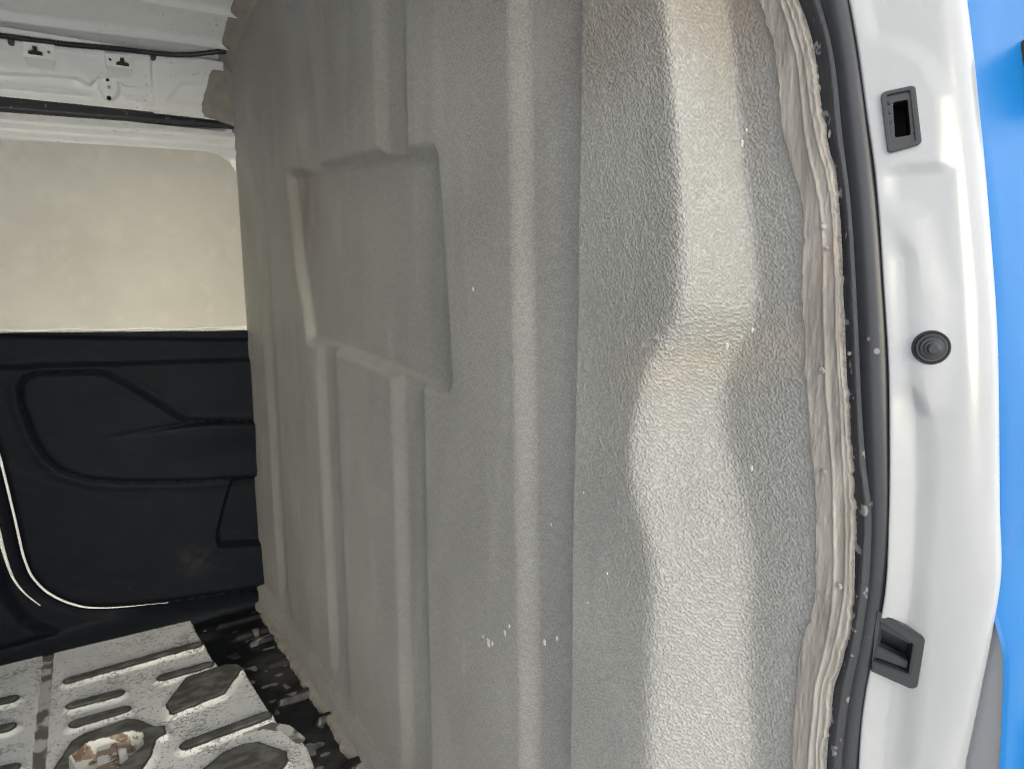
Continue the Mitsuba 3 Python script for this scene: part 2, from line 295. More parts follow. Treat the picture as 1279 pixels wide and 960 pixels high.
put('bulkhead__sealant_strip', grid(np.stack([Xs, Ys, Zs], -1)), 'm_sealant', label='rough strip of tan sealant smeared down the near edge of the bulkhead')
# crumbs of sealant stuck on the strip
def lump(c, r, seed, m, name, label=None, flat=(1, .5, 1)):
    s = trimesh.creation.icosphere(2, 1.0); v = np.array(s.vertices)
    v *= (0.75 + 0.9 * meshkit.noise(v * 1.7 + seed, seed))[:, None] * np.array(r) * np.array(flat)
    s.vertices = v + np.array(c); put(name, s, m, label=label)
for i, z in enumerate((0.985, 0.968, 0.872, 0.79, 0.70)):
    xx = float(SEAL_L(z) + (SEAL_R(z) - SEAL_L(z)) * (0.35 + 0.5 * rng.random()))
    lump((xx, YF - 0.0045, z), 0.0014 + 0.0012 * rng.random(), i, 'm_sealant', 'bulkhead__sealant_crumb')
# bead along roof edge, base bead and corner filler at the far side
xs = np.linspace(-2.0, -0.36, 260); zr = ROOF(xs)
prof = [(-0.034, 0.006, 0), (-0.031, -0.004, 0), (-0.024, -0.009, 0), (-0.016, -0.011, 0), (-0.009, -0.016, 0), (-0.004, -0.024, 0), (0.0, -0.034, 0), (0.006, -0.036, 0)]
Ar = np.stack([np.stack([xs, YM + 0.001 + dy + 0.004 * nz(xs * 14, 0 * xs + k * .2, 0 * xs, seed=41) + 0.0015 * nz(xs * 70, 0 * xs + k, 0 * xs, seed=45), zr + dz + 0.0012 * nz(xs * 25, 0 * xs + k * .2, 0 * xs, seed=42)], -1) for k, (dy, dz, _) in enumerate(prof)], 0)
put('bulkhead__roof_sealant', grid(Ar), 'm_filler', label='tan sealant bead curving along the roof edge of the bulkhead')
xs = np.linspace(-2.06, -0.30, 420)
pb = [(0.004, 0.040), (-0.004, 0.037), (-0.013, 0.032), (-0.018, 0.024), (-0.021, 0.013), (-0.024, 0.003), (-0.028, -0.02)]
Ar = np.stack([np.stack([xs, YM - 0.002 + dy + 0.004 * nz(xs * 14, 0 * xs + k, 0 * xs, seed=43), dz + 0.005 * nz(xs * 18, 0 * xs + k * .3, 0 * xs, seed=44)], -1) for k, (dy, dz) in enumerate(pb)], 0)
put('bulkhead__base_bead', grid(Ar), 'm_coat', label='grey bead along the foot of the bulkhead')
jag = 0.008 * nz(xs * 22, 0 * xs, 0 * xs, seed=47) + 0.008 * nz(xs * 90, 0 * xs, 0 * xs, seed=48)
Ar = np.stack([np.stack([xs, YM - 0.024 + 0 * xs, 0.005 + 0 * xs], -1), np.stack([xs, YM - 0.036 + jag * .5, 0.0035 + 0.003 * nz(xs * 40, 0 * xs, 0 * xs, seed=49)], -1), np.stack([xs, YM - 0.040 + jag, 0.001 + 0 * xs], -1), np.stack([xs, YM - 0.0405 + jag, -0.02 + 0 * xs], -1)], 0)
put('bulkhead__torn_edge', grid(Ar), 'm_filler', label='torn tan edging strip at the foot of the bulkhead')
patch = [(0.418, 1.520), (0.405, 1.484), (0.398, 1.46), (0.392, 1.435), (0.383, 1.41), (0.376, 1.385), (0.369, 1.350), (0.40, 1.343), (0.452, 1.328), (0.47, 1.328), (0.47, 1.53)]
pl = LineString(patch + [patch[0]]).segmentize(0.004).coords[:-1]
pl = [(y + 0.006 * float(nz(y * 130., z * 130., 0., seed=50)), z) for y, z in pl]
put('bulkhead__corner_filler', slab(Polygon(pl).buffer(0), ((-1.998, 0, 0), (0, 1, 0), (0, 0, 1), (1, 0, 0)), 0.012, 0.004), 'm_filler', smooth=30, label='ragged grey filler wedge in the far upper corner of the bulkhead')
# scraps and scratches on the coat
def surf_y(x, z): 
    i = int(np.clip(round((z + 0.02) / 0.0025), 0, len(zs) - 1)); j = int(np.argmin(np.abs(Ab[i, :, 0] - x))); return float(Ab[i, j, 1])
for i, (x, z, r) in enumerate([(-0.754, 0.928, .0028), (-0.722, 0.457, .0055), (-0.712, 0.460, .003), (-0.735, 0.459, .002), (-0.683, 0.489, .0035), (-0.672, 0.503, .002), (-0.612, 0.506, .004), (-0.588, 0.523, .003), (-0.60, 0.66, .0015), (-0.40, 1.06, .0026), (-0.397, 1.07, .0016), (-0.398, 0.884, .003), (-0.388, 0.893, .002), (-0.379, 0.899, .0022), (-0.372, 0.775, .0022), (-0.49, 0.645, .0012), (-0.52, 0.60, .001), (-0.53, 0.72, .001)]):
    lump((x, surf_y(x, z) - 0.0005, z), (r * .55, .0010, r * .95), 60 + i, 'm_fleck', 'bulkhead__fleck')

# ---------------------------------------------------------------- door seal (flange strip and bulb)
zs3 = np.arange(-0.05, 1.45, 0.004); u = np.linspace(0, 1, 14)
a, b = SEAL_R(zs3) - 0.012, BULB_L(zs3) + 0.006
Xs = a[:, None] + (b - a)[:, None] * u; Zs = np.broadcast_to(zs3[:, None], Xs.shape)
put('door_seal', grid(np.stack([Xs, YF + 0.0015 - 0.004 * np.exp(-((u - 0.78) / 0.12) ** 2)[None] + 0 * Xs, Zs], -1)), 'm_rubber', label='black rubber door seal between bulkhead and white pillar')
mid, rad = (BULB_L(zs3) + BULB_R(zs3)) / 2, (BULB_R(zs3) - BULB_L(zs3)) / 2 + 0.0006
mid, rad = gaussian_filter1d(mid, 7, mode='nearest'), gaussian_filter1d(rad, 12, mode='nearest') + 0.001
mid, zb_ = mid - 0.0018, zs3
put('door_seal__bulb', sweep(np.stack([mid, YF + 0.011 + 0.0 * zs3, zb_], -1), rad, 28, squash=(1.0, 1.0), up=(0, 1.0, 0)), 'm_bulb')
sm_i = 0
for z in np.concatenate([rng.uniform(0.5, 1.2, 8)]):
    x = float(SEAL_R(z)) + 0.004 + 0.004 * rng.random()
    sm_i += 1
    lump((x, YF - 0.0005, z), (0.0007 + .0007 * rng.random(), 0.0006, 0.001 + 0.002 * rng.random()), 100 + sm_i, 'm_sealant', 'door_seal__sealant_smear')

# ---------------------------------------------------------------- door pillar
PIL_HI = curve([(-0.2673, 1.1414), (-0.2569, 1.0847), (-0.2445, 1.015), (-0.2336, 0.9325), (-0.2249, 0.8576), (-0.2201, 0.7739), (-0.2178, 0.7118), (-0.2166, 0.6323), (-0.2162, 0.562)])
PIL_S = curve([(-0.2578, 1.1431), (-0.2517, 1.1144), (-0.2435, 1.0722), (-0.2311, 1.0065), (-0.2137, 0.8997), (-0.2034, 0.8113), (-0.1993, 0.7743), (-0.1931, 0.7137), (-0.1942, 0.6747), (-0.1972, 0.6233), (-0.2013, 0.5607)])
YP, TILT = 0.515, 0.62     # the jamb turns outward, 32 degrees from square
zs4 = np.arange(-0.30, 1.46, 0.0022)
xb, xh, xo = BULB_R(zs4) - 0.001, PIL_HI(zs4), PIL_S(zs4)
xo = np.maximum(xo, xh + 0.009)
n0, n1, n2, n3 = 8, 70, 40, 20
t0, t1, t2, t3 = np.linspace(1, 0, n0 + 1)[:-1], np.linspace(0, 1, n1), np.linspace(0, 1, n2 + 1)[1:], np.linspace(0, 1, n3 + 1)[1:]
A = np.zeros((len(zs4), n0 + n1 + n2 + n3, 3)); A[..., 2] = zs4[:, None]
c_ = lambda v: np.asarray(v)[:, None]
yh = YP + TILT * (xh - xb)
A[:, :n0, 0] = c_(xb) - 0.006 * t0; A[:, :n0, 1] = YP + 0.03 * t0
A[:, n0:n0 + n1, 0] = c_(xb) + c_(xh - xb) * t1; A[:, n0:n0 + n1, 1] = YP + c_(yh - YP) * t1
y1 = yh + TILT * (xo - xh); y2 = np.maximum(0.564, y1 + 0.010)
k = n0 + n1
A[:, k:k + n2, 0] = c_(xh) * (1 - t2) ** 2 + c_(xo) * (2 * t2 * (1 - t2) + t2 ** 2)
A[:, k:k + n2, 1] = c_(yh) * (1 - t2) ** 2 + c_(y1) * 2 * t2 * (1 - t2) + c_(y2) * t2 ** 2
A[:, k + n2:, 0] = c_(xo) - 0.03 * t3 ** 2; A[:, k + n2:, 1] = c_(y2) + 0.05 * t3
A[:, :, :2] = gaussian_filter1d(A[:, :, :2], 2.5, axis=1, mode='nearest')
x_, z_ = A[..., 0], A[..., 2]
emb = 0.004 * S(-0.006, 0.006, sdf(Polygon([(-0.40, 1.40), (-0.2989, 1.1214), (-0.2828, 1.1152), (-0.2657, 1.1014), (-0.2532, 1.0745), (-0.2458, 1.0243), (-0.267, 1.0246), (-0.2926, 1.0183), (-0.4, 1.0)]).buffer(-.004).buffer(.004), x_, z_))
pad = Polygon([(-0.31, 1.0177), (-0.2659, 1.0002), (-0.2523, 0.9907), (-0.2347, 0.9294), (-0.2298, 0.8782), (-0.2290, 0.8528), (-0.2350, 0.8415), (-0.2439, 0.8526), (-0.2513, 0.8682), (-0.2553, 0.9001), (-0.262, 0.96)]).buffer(-.005).buffer(.005)
low = Polygon([(-0.30, 0.8641), (-0.2496, 0.8622), (-0.2397, 0.8412), (-0.2340, 0.8183), (-0.231, 0.7777), (-0.2290, 0.6969), (-0.2285, 0.5922), (-0.2285, 0.28), (-0.3, 0.3)]).buffer(-.006).buffer(.006)
A[..., 1] += S(0.001, 0.014, x_ - c_(xb)) * (emb - 0.004 * (1 - S(-0.012, 0.006, sdf(pad, x_, z_))) + 0.0045 * (1 - S(-0.012, 0.008, sdf(low, x_, z_))) ) + 0.0010 * nz(x_ * 25, 0 * x_, z_ * 9, seed=71)
SOCK1 = Polygon([(-0.2879, 1.0797), (-0.2694, 1.0827), (-0.2605, 1.0407), (-0.2782, 1.0352)])
SOCK2 = Polygon([(-0.2606, 0.6913), (-0.2495, 0.6867), (-0.2244, 0.6722), (-0.2261, 0.6274), (-0.2559, 0.637), (-0.2618, 0.6414)])
v, q = grid(A); c = v[q].mean(1)
hole = np.zeros(len(q), bool)
for s in (SOCK1, SOCK2): hole |= shapely.contains_xy(s.buffer(-0.0018), c[:, 0], c[:, 2]) & (c[:, 1] < 0.58)
put('door_pillar', part_of(v, q, ~hole), 'm_pillar', label='glossy white door pillar with pressed hollows beside the black seal')

def pil_y(x, z):
    i = int(np.clip(round((z + 0.30) / 0.0022), 0, len(zs4) - 1)); j = int(np.argmin(np.abs(A[i, :, 0] - x))); return float(A[i, j, 1])
CT, ST = 1 / math.hypot(1, TILT), TILT / math.hypot(1, TILT)
TZ, ZC = 0.0, 0.0                # the jamb's lean in depth with height about ZC, set for each socket
def frame_xz(xc, y, back): return ((-ST * back, y - TILT * xc + CT * back - TZ * ZC, 0), (1, TILT, 0), (0, TZ, 1), (ST, -CT, 0))   # a frame whose plane lies at depth y where x = xc, moved back
def well_mesh(poly, xc, y0, y1, shrink=0.0):           # the walls and floor of a pocket behind the opening poly
    a = np.array(LineString(poly.exterior.coords).segmentize(0.004).coords)[:-1]; c0 = a.mean(0); b = c0 + (a - c0) * (1 - shrink); n = len(a)
    v = np.vstack([np.c_[a[:, 0], y0 + TILT * (a[:, 0] - xc), a[:, 1]], np.c_[b[:, 0] - ST * y1, y0 + TILT * (b[:, 0] - xc) + CT * y1, b[:, 1]], [[c0[0] - ST * y1, y0 + TILT * (c0[0] - xc) + CT * y1, c0[1]]]])
    v[:, 1] += TZ * (v[:, 2] - ZC); i = np.arange(n); j = (i + 1) % n
    return trimesh.Trimesh(v, np.vstack([np.c_[i, j, n + j], np.c_[i, n + j, n + i], np.c_[n + i, n + j, np.full(n, 2 * n)]]), process=False)
# upper black striker socket: rim, sunk inner plate with studs, deep slot
ZC = 1.06; TZ = (pil_y(-0.279, 1.072) - pil_y(-0.279, 1.044)) / 0.028
xc = -0.274; yc = pil_y(-0.2855, 1.06) + TILT * 0.0115
rim = SOCK1.buffer(-0.003).buffer(0.003, quad_segs=6); inner = SOCK1.buffer(-0.0030).buffer(-0.0012).buffer(0.0012, quad_segs=5)
slot = Polygon([(-0.2800, 1.0721), (-0.2720, 1.0733), (-0.2671, 1.0478), (-0.2755, 1.0468)]); slot_r = slot.buffer(-0.0012).buffer(0.0012, quad_segs=5)
m = [slab(rim.difference(inner), frame_xz(xc, yc, 0.005), 0.0090, 0.0012), slab(inner.buffer(0.0006).difference(slot_r), frame_xz(xc, yc, 0.005), 0.0060, 0.0006)]
put('door_pillar__striker_socket', trimesh.util.concatenate(m), 'm_plastic', smooth=25, label='black striker socket with two rows of studs and a deep slot, high on the pillar')
put('door_pillar__striker_slot', well_mesh(slot_r.buffer(0.0002), xc, yc + 0.001, 0.026, 0.1), 'm_dark', smooth=30)
for k in range(5):
    t = k / 4
    for p0, p1 in (((-0.2822, 1.0718), (-0.2776, 1.0445)), ((-0.2701, 1.0755), (-0.2648, 1.0490))):
        s = trimesh.creation.icosphere(2, 0.0013); px = p0[0] + t * (p1[0] - p0[0]); s.apply_translation((px + ST * 0.0014, yc + TILT * (px - xc) - CT * 0.0014 + TZ * (p0[1] + t * (p1[1] - p0[1]) - ZC), p0[1] + t * (p1[1] - p0[1])))
        put('door_pillar__socket_stud', s, 'm_plastic')
# round rubber stop
ax = (ST, -CT, 0.02); cy = pil_y(-0.2394, 0.8954)
prof = [(0.0, 0.0145), (0.0030, 0.0145), (0.0040, 0.0138), (0.0042, 0.0100), (0.0052, 0.0098), (0.0058, 0.0090), (0.0060, 0.0070), (0.0074, 0.0068), (0.0080, 0.0058), (0.0082, 0.0042), (0.0098, 0.0044), (0.0104, 0.0036), (0.0106, 0.0024), (0.0118, 0.0030), (0.0124, 0.0022), (0.0126, -0.003)]
put('door_pillar__rubber_stop', lathe(prof, (-0.2394, cy, 0.8954), ax), 'm_plastic', smooth=35, label='round stepped black rubber stop in the middle of the pillar')
# lower black catch recess
TZ = 0.0
xc = -0.244; yc = pil_y(-0.2235, 0.655) - TILT * 0.0205 - 0.0015
VISIBLE = shapely.box(-0.2535, 0.5, -0.1, 0.8)
rim = SOCK2.buffer(-0.004).buffer(0.004, quad_segs=6).intersection(VISIBLE); win = Polygon([(-0.2608, 0.6834), (-0.2489, 0.6784), (-0.2309, 0.6661), (-0.2318, 0.6407), (-0.2557, 0.6462), (-0.2616, 0.6484)]).buffer(-.001).buffer(.001, quad_segs=4).intersection(VISIBLE.buffer(-0.0006))
put('door_pillar__catch_recess', trimesh.util.concatenate([slab(rim.difference(win), frame_xz(xc, yc, 0.005), 0.0078, 0.0014), well_mesh(win.buffer(0.0003), xc, yc + 0.001, 0.018, 0.12)]), 'm_plastic', smooth=25, label='black recessed catch pocket low on the pillar, half behind the seal')
put('door_pillar__catch_lip', slab(Polygon([(-0.2525, 0.6574), (-0.2324, 0.6489), (-0.2322, 0.6419), (-0.2525, 0.6466)]), frame_xz(xc, yc, 0.012), 0.010, 0.0015), 'm_plastic', smooth=25)
put('door_pillar__catch_hood', slab(Polygon([(-0.2525, 0.6797), (-0.2485, 0.6778), (-0.2317, 0.6658), (-0.2319, 0.6633), (-0.2525, 0.6730)]), frame_xz(xc, yc, 0.012), 0.010, 0.001), 'm_plastic', smooth=25)

# ---------------------------------------------------------------- blue front door
BLUE = curve([(-0.26, 1.146), (-0.254, 1.114), (-0.236, 1.016), (-0.224, 0.955), (-0.214, 0.885), (-0.205, 0.81), (-0.201, 0.772), (-0.196, 0.703), (-0.184, 0.659), (-0.18, 0.612), (-0.177, 0.573)])
zs5 = np.arange(-0.28, 1.30, 0.006); yy = np.concatenate([0.581 - 0.004 * np.cos(np.linspace(0, np.pi / 2, 5)), np.linspace(0.59, 0.75, 40), np.linspace(0.77, 1.7, 30)])
e = BLUE(zs5) - 0.006 * S(1.0, 1.15, zs5); Yd, Zd = np.meshgrid(yy, zs5)
Xd = e[:, None] + 0.003 * np.sin(np.clip((Yd - 0.577) / 0.006, 0, 1) * np.pi / 2) - 0.003 + 0.10 * (Yd - 0.577) - 0.06 * (Yd - 0.577) ** 2 + 0.003 * nz(Yd * 14, Zd * 8, 0 * Yd, seed=81)
put('front_door', grid(np.stack([Xd, Yd, Zd], -1)), 'm_blue', label='front door in bright blue at the right edge, outside the pillar')
u = np.linspace(0, 1, 8); Xe = (e - 0.003)[:, None] - 0.075 * u
put('front_door__edge', grid(np.stack([Xe, 0.5815 + 0.014 * u[None] + 0.04 * S(0.73, 0.80, zs5)[:, None] * S(0, 0.1, u)[None] + 0 * Xe, np.broadcast_to(zs5[:, None], Xe.shape)], -1)), 'm_pillar', label='white rear edge of the blue front door, below right of the pillar')
put('front_door__moulding', box((-0.205, 0.627, 0.20), (-0.150, 1.7, 0.585), 0.006), 'm_plastic', smooth=30, label='dark moulding at the bottom of the blue door')
put('front_door__handle', box((-0.262, 0.664, 1.085), (-0.215, 0.80, 1.135), 0.008), 'm_brown', smooth=30, label='dark door handle at the edge of the blue door')

# ---------------------------------------------------------------- far side door: frame, board, black trim
XW = -2.0
def wall_grid(y0, y1, z0, z1, st, fn):
    Yg, Zg = np.meshgrid(np.arange(y0, y1 + st / 2, st), np.arange(z0, z1 + st / 2, st)); return Yg, Zg, np.stack([XW + fn(Yg, Zg), Yg, Zg], -1)
def frame_h(y, z):
    zz = z - 0.012 * S(-0.1, 0.45, y)
    h = 0.012 * np.exp(-((zz - 1.288) / 0.013) ** 2) + 0.010 * np.exp(-((zz - 1.254) / 0.010) ** 2)
    return h + 0.004 * np.exp(-((y - 0.452) / 0.010) ** 2) * (zz < 1.26)
_, _, Ad = wall_grid(-1.2, 0.475, 0.785, 1.318, 0.004, frame_h)
put('side_door', grid(Ad), 'm_white', label='far side door, white painted metal above and black trim below')
PANEL = Polygon([(-1.1, 1.24), (-0.061, 1.246), (0.145, 1.256), (0.363, 1.263), (0.411, 1.254), (0.434, 1.237), (0.450, 1.21), (0.466, 1.17), (0.468, 0.801), (-1.1, 0.822)])
put('side_door__board', slab(PANEL, ((XW + 0.002, 0, 0), (0, 1, 0), (0, 0, 1), (1, 0, 0)), 0.006, 0.001), 'm_board', smooth=25, label='beige hardboard panel covering the upper half of the far door')
lip = np.array([[XW + 0.008, y, 0.8175 - 0.020 * (y + 0.1) / 0.55 - 0.0035 + 0.002 * math.sin(y * 40)] for y in np.linspace(-1.1, 0.445, 60)])
put('side_door__board_edge', sweep(lip, 0.0035, 8, squash=(1, .8)), 'm_white_plain')
WHITE1 = [(-0.30, 1.2), (-0.20, 0.78), (-0.146, 0.60), (-0.133, 0.518), (-0.126, 0.441), (-0.119, 0.359), (-0.112, 0.262), (-0.102, 0.207), (-0.077, 0.159), (-0.043, 0.123), (-0.002, 0.094), (0.041, 0.079), (0.093, 0.068), (0.2, 0.050), (0.32, 0.036), (0.47, 0.022)]
DOORP = Polygon(WHITE1 + [(0.9, 0.02), (0.9, 1.2)])
POCKET = Polygon([(0.62, 0.52), (0.452, 0.529), (0.275, 0.553), (0.253, 0.571), (0.195, 0.623), (0.142, 0.669), (0.104, 0.695), (0.079, 0.703), (-0.04, 0.711), (-0.067, 0.699), (-0.079, 0.677), (-0.078, 0.634), (-0.064, 0.558), (-0.045, 0.505), (-0.013, 0.461), (0.038, 0.431), (0.121, 0.41), (0.239, 0.389), (0.456, 0.364), (0.62, 0.35)]).buffer(-.01).buffer(.01)
DARK = Polygon([(0.379, 0.372), (0.352, 0.297), (0.328, 0.214), (0.332, 0.177), (0.6, 0.13), (0.6, 0.36)]).buffer(-.008).buffer(.008)
ARCH = Polygon([(-0.9, 0.30), (-0.165, 0.30), (-0.150, 0.24), (-0.143, 0.184), (-0.114, 0.106), (-0.041, 0.034), (-0.09, 0.030), (-0.181, 0.027), (-0.9, 0.0)]).buffer(-.012).buffer(.012)
CREASE = LineString([(0.03, 0.515), (0.075, 0.531), (0.166, 0.537), (0.274, 0.545), (0.5, 0.54)])
def trim_h(y, z):
    top = 0.79 - 0.02 * (y + .1) / .55
    h = 0.018 - 0.014 * S(top - 0.072, top - 0.055, z) + 0.010 * S(top - 0.014, top - 0.006, z)
    d = sdf(POCKET, y, z)
    h = h + 0.007 * (1 - S(-0.012, 0.0, d)) - 0.0045 * np.exp(-((d - 0.001) / 0.0028) ** 2) + 0.003 * np.exp(-((d - 0.014) / 0.009) ** 2)
    cd = shapely.distance(CREASE, shapely.points(y.ravel(), z.ravel())).reshape(y.shape)
    below = S(0.005, -0.03, z - (0.531 + 0.05 * (y - 0.1)))
    h = h + (d < 0) * (0.012 * S(0.1, 0.3, y) * S(0.0, 0.02, z - 0.54) * (1 - S(0.03, 0.09, z - 0.54)) * 0 - 0.005 * np.exp(-(cd / 0.006) ** 2) * S(0.05, 0.2, y)) + (d < 0) * 0.012 * S(0.1, 0.42, y) * S(-0.10, -0.005, z - 0.535) * (z < 0.54)
    h = h - 0.030 * (1 - S(-0.014, 0.003, sdf(DARK, y, z)))
    dd = sdf(DOORP, y, z)
    h = np.where(dd > 0, 0.0, h) - 0.012 * np.exp(-(dd / 0.008) ** 2)
    h = h + (dd > 0) * (0.05 * S(0.075, 0.0, z + 0.02 - 0.06 * (y - .1)) + 0.006 * S(0.01, 0.03, dd))
    h = h + 0.028 * (1 - S(-0.03, 0.004, sdf(ARCH, y, z)))
    return h + 0.002 * nz(y * 8, z * 8, 0 * y, seed=91)
Yg, Zg, At = wall_grid(-1.2, 0.475, -0.05, 0.787, 0.0035, trim_h)
At[..., 2] += (0.8095 - 0.0205 * (Yg + 0.1) / 0.55 - 0.787) * S(0.72, 0.787, Zg)
v, q = grid(At); c = v[q].mean(1)
dP, dD, dO, dA = (sdf(s, c[:, 1], c[:, 2]) for s in (POCKET, DARK, DOORP, ARCH))
isA, isO, isD = dA < 0.004, (dO > 0) & (dA >= 0.004), dD < 0.003
isP = (dP < 0) & ~isD & ~isO & ~isA
put('side_door__trim', part_of(v, q, ~(isA | isO | isD | isP)), 'm_black', label='black plastic trim on the lower half of the far door')
put('side_door__arm_panel', part_of(v, q, isP), 'm_black', label='raised rounded panel in the black door trim, outlined by a groove')
put('side_door__pocket', part_of(v, q, isD), 'm_black')
put('step_trim', part_of(v, q, isO), 'm_black', label='black step trim below the far door')
put('step_trim__arch_cover', part_of(v, q, isA), 'm_black', label='rounded black cover at the left foot of the far door')
L1 = smooth_line([(y, z) for y, z in WHITE1[2:-2]] , 160, 3)
put('side_door__bright_edge', sweep(np.c_[np.full(len(L1), XW + 0.016), L1], 0.0030 * np.clip(np.linspace(3.4, 0.0, len(L1)), 0.25, 1), 8, up=(1, 0, 0)), 'm_white_plain', label='thin white edge curving round the foot of the black door trim')
L2 = smooth_line([(-0.175, 0.52), (-0.163, 0.42), (-0.153, 0.335), (-0.149, 0.282), (-0.138, 0.209), (-0.118, 0.164), (-0.086, 0.12)], 80, 3)
put('step_trim__bright_edge', sweep(np.c_[np.full(len(L2), XW + 0.018), L2], np.linspace(0.008, 0.0012, len(L2)), 8, up=(1, 0, 0)), 'm_white_plain')

# ---------------------------------------------------------------- roof rail above the far door
STEPZ = PchipInterpolator([-1.2, -0.047, -0.01, 0.095, 0.108, 0.117, 0.126, 0.136, 0.146, 0.19, 0.197, 0.203, 0.233, 0.258, 0.5], [1.385, 1.391, 1.394, 1.402, 1.399, 1.392, 1.392, 1.400, 1.409, 1.414, 1.404, 1.402, 1.404, 1.405, 1.41])
TRAP = Polygon([(0.285, 1.372), (0.325, 1.425), (0.345, 1.432), (0.42, 1.435), (0.42, 1.372)]).buffer(-.004).buffer(.004)
CUP = Polygon([(0.148, 1.415), (0.186, 1.415), (0.190, 1.39), (0.183, 1.372), (0.172, 1.362), (0.155, 1.362), (0.147, 1.375), (0.143, 1.39)]).buffer(-.004).buffer(.004)
def rail_h(y, z):
    zz = z - STEPZ(y)
    h = 0.009 * S(-0.0025, 0.0015, zz) * (y < 0.262) + 0.009 * S(0.255, 0.27, y)
    h = h + 0.006 * np.exp(-((z - 1.368 - 0.03 * y) / 0.005) ** 2) * (1 - S(0.11, 0.14, y)) + 0.005 * np.exp(-((z - 1.374) / 0.004) ** 2) * S(0.19, 0.205, y) * (1 - S(0.25, 0.262, y))
    h = h + 0.007 * (1 - S(-0.006, 0.003, sdf(CUP, y, z)))
    h = h + 0.006 * np.exp(-(((y - 0.12) / 0.020) ** 2 + ((z - 1.41) / 0.016) ** 2)) - 0.005 * (1 - S(-0.012, 0.004, sdf(TRAP, y, z)))
    h = h + 0.005 * np.exp(-(((y + 0.06) / 0.05) ** 2 + ((z - 1.41) / 0.02) ** 2))
    return h + 0.012 * S(1.452, 1.485, z) + 0.0015 * nz(y * 20, z * 20, 0 * y, seed=95)
_, _, Ar = wall_grid(-1.2, 0.43, 1.342, 1.486, 0.0025, rail_h)
put('roof_rail', grid(Ar), 'm_white', label='white pressed roof rail above the far door')
FR = ((XW, 0, 0), (0, 1, 0), (0, 0, 1), (1, 0, 0))
def fr(d): return ((XW + d, 0, 0), (0, 1, 0), (0, 0, 1), (1, 0, 0))
def tee(y, z, s=1.0): return Polygon([(y - .005 * s, z + .009), (y + .005 * s, z + .009), (y + .005 * s, z + .001), (y + .014 * s, z - .002), (y + .014 * s, z - .010), (y - .014 * s, z - .010), (y - .014 * s, z - .003), (y - .005 * s, z + .001)])
for i, (y0, y1, z0, z1, ty, hy) in enumerate([(0.002, 0.061, 1.428, 1.464, 0.024, 0.050), (0.162, 0.217, 1.434, 1.466, 0.198, 0.172)]):
    face = Polygon([(y0, z0), (y1, z0 + .002), (y1 + .001, z1 + .001), (y0, z1 - .003)])
    tz = (z0 + z1) / 2
    hole = tee(ty, tz); dot = Point(hy, tz).buffer(0.0032)
    key = put('roof_rail__bracket', trimesh.util.concatenate([slab(face.difference(hole).difference(dot), fr(0.024), 0.0035, 0.0012),
        trimesh.convex.convex_hull([(XW + .0245, y0 + .001, z0 + .001), (XW + .0265, y0 + .001, z0 + .002), (XW + .0245, y1 - .001, z0 + .003), (XW + .0265, y1 - .001, z0 + .004), (XW + .006, y0 + .006, z0 - .020), (XW + .008, y0 + .006, z0 - .019), (XW + .006, y1 - .004, z0 - .018), (XW + .008, y1 - .004, z0 - .017)]),
        slab(Polygon([(y0 + .008, z0 - .029), (y1 - .005, z0 - .027), (y1 - .004, z0 - .017), (y0 + .006, z0 - .019)]), fr(0.004), 0.005, 0.001),
        slab(Polygon([(y0, z0), (y0 + .003, z0), (y0 + .003, z1), (y0, z1)]), fr(0.006), 0.0185), slab(Polygon([(y1 - .003, z0), (y1, z0), (y1, z1), (y1 - .003, z1)]), fr(0.006), 0.0185)]), 'm_white_plain', smooth=25,
        label=('white bracket with a dark T-shaped clip, left of the two on the roof rail', 'white bracket with a dark T-shaped clip, right of the two on the roof rail')[i])
    put('roof_rail__clip', slab(hole.buffer(-0.0008), fr(0.018), 0.0068, 0.001), 'm_brown', smooth=25)
    put('roof_rail__bracket_hole_disc', slab(dot.buffer(0.0004), fr(0.0235), 0.001), 'm_dark' if i else 'm_worn', smooth=25)  # discs fill the bracket holes, the dark one standing in for shade
put('roof_rail__hole', lathe([(0.0, 0.0002), (0.0048, 0.0002), (0.0052, -0.004)], (XW + 0.0078, 0.164, 1.366), (1, 0, 0), 20), 'm_dark', smooth=30)  # dark cap painted in for the shade of a round hole
put('roof_rail__screw', lathe([(0.0, 0.004), (0.002, 0.004), (0.003, 0.003), (0.0042, 0.001), (0.0045, -0.004)], (XW + 0.0078, 0.166, 1.391), (1, 0, 0), 20), 'm_worn', smooth=30)
put('roof_rail__hole', slab(Polygon([(0.161, 1.4035), (0.168, 1.4035), (0.168, 1.410), (0.161, 1.410)]), fr(0.0068), 0.001), 'm_dark')  # dark plate stands in for the shade inside a square hole
put('roof_rail__tab', slab(Polygon([(0.196, 1.398), (0.240, 1.399), (0.244, 1.402), (0.246, 1.416), (0.196, 1.414)]).buffer(-.002).buffer(.002), fr(0.005), 0.006, 0.002), 'm_white_plain', smooth=25)
put('roof_rail__lip', slab(Polygon([(0.250, 1.346), (0.372, 1.342), (0.375, 1.352), (0.365, 1.362), (0.252, 1.358)]), fr(0.006), 0.014, 0.004), 'm_white_plain', smooth=25)
# dark band between rail and door
yb = np.linspace(-1.2, 0.46, 120); zb0, zb1 = 1.306 + 0.04 * (yb + .05), 1.345 + 0.012 * (yb + .05)
band = [(XW - 0.004, 0.0), (XW + 0.010, 0.10), (XW + 0.013, 0.35), (XW + 0.005, 0.5), (XW + 0.004, 0.8), (XW - 0.004, 1.05)]
put('door_gap_seal', grid(np.stack([np.stack([np.full_like(yb, x), yb, zb0 + (zb1 - zb0) * t], -1) for x, t in band], 0)), 'm_rubber', label='black rubber band between roof rail and far door')
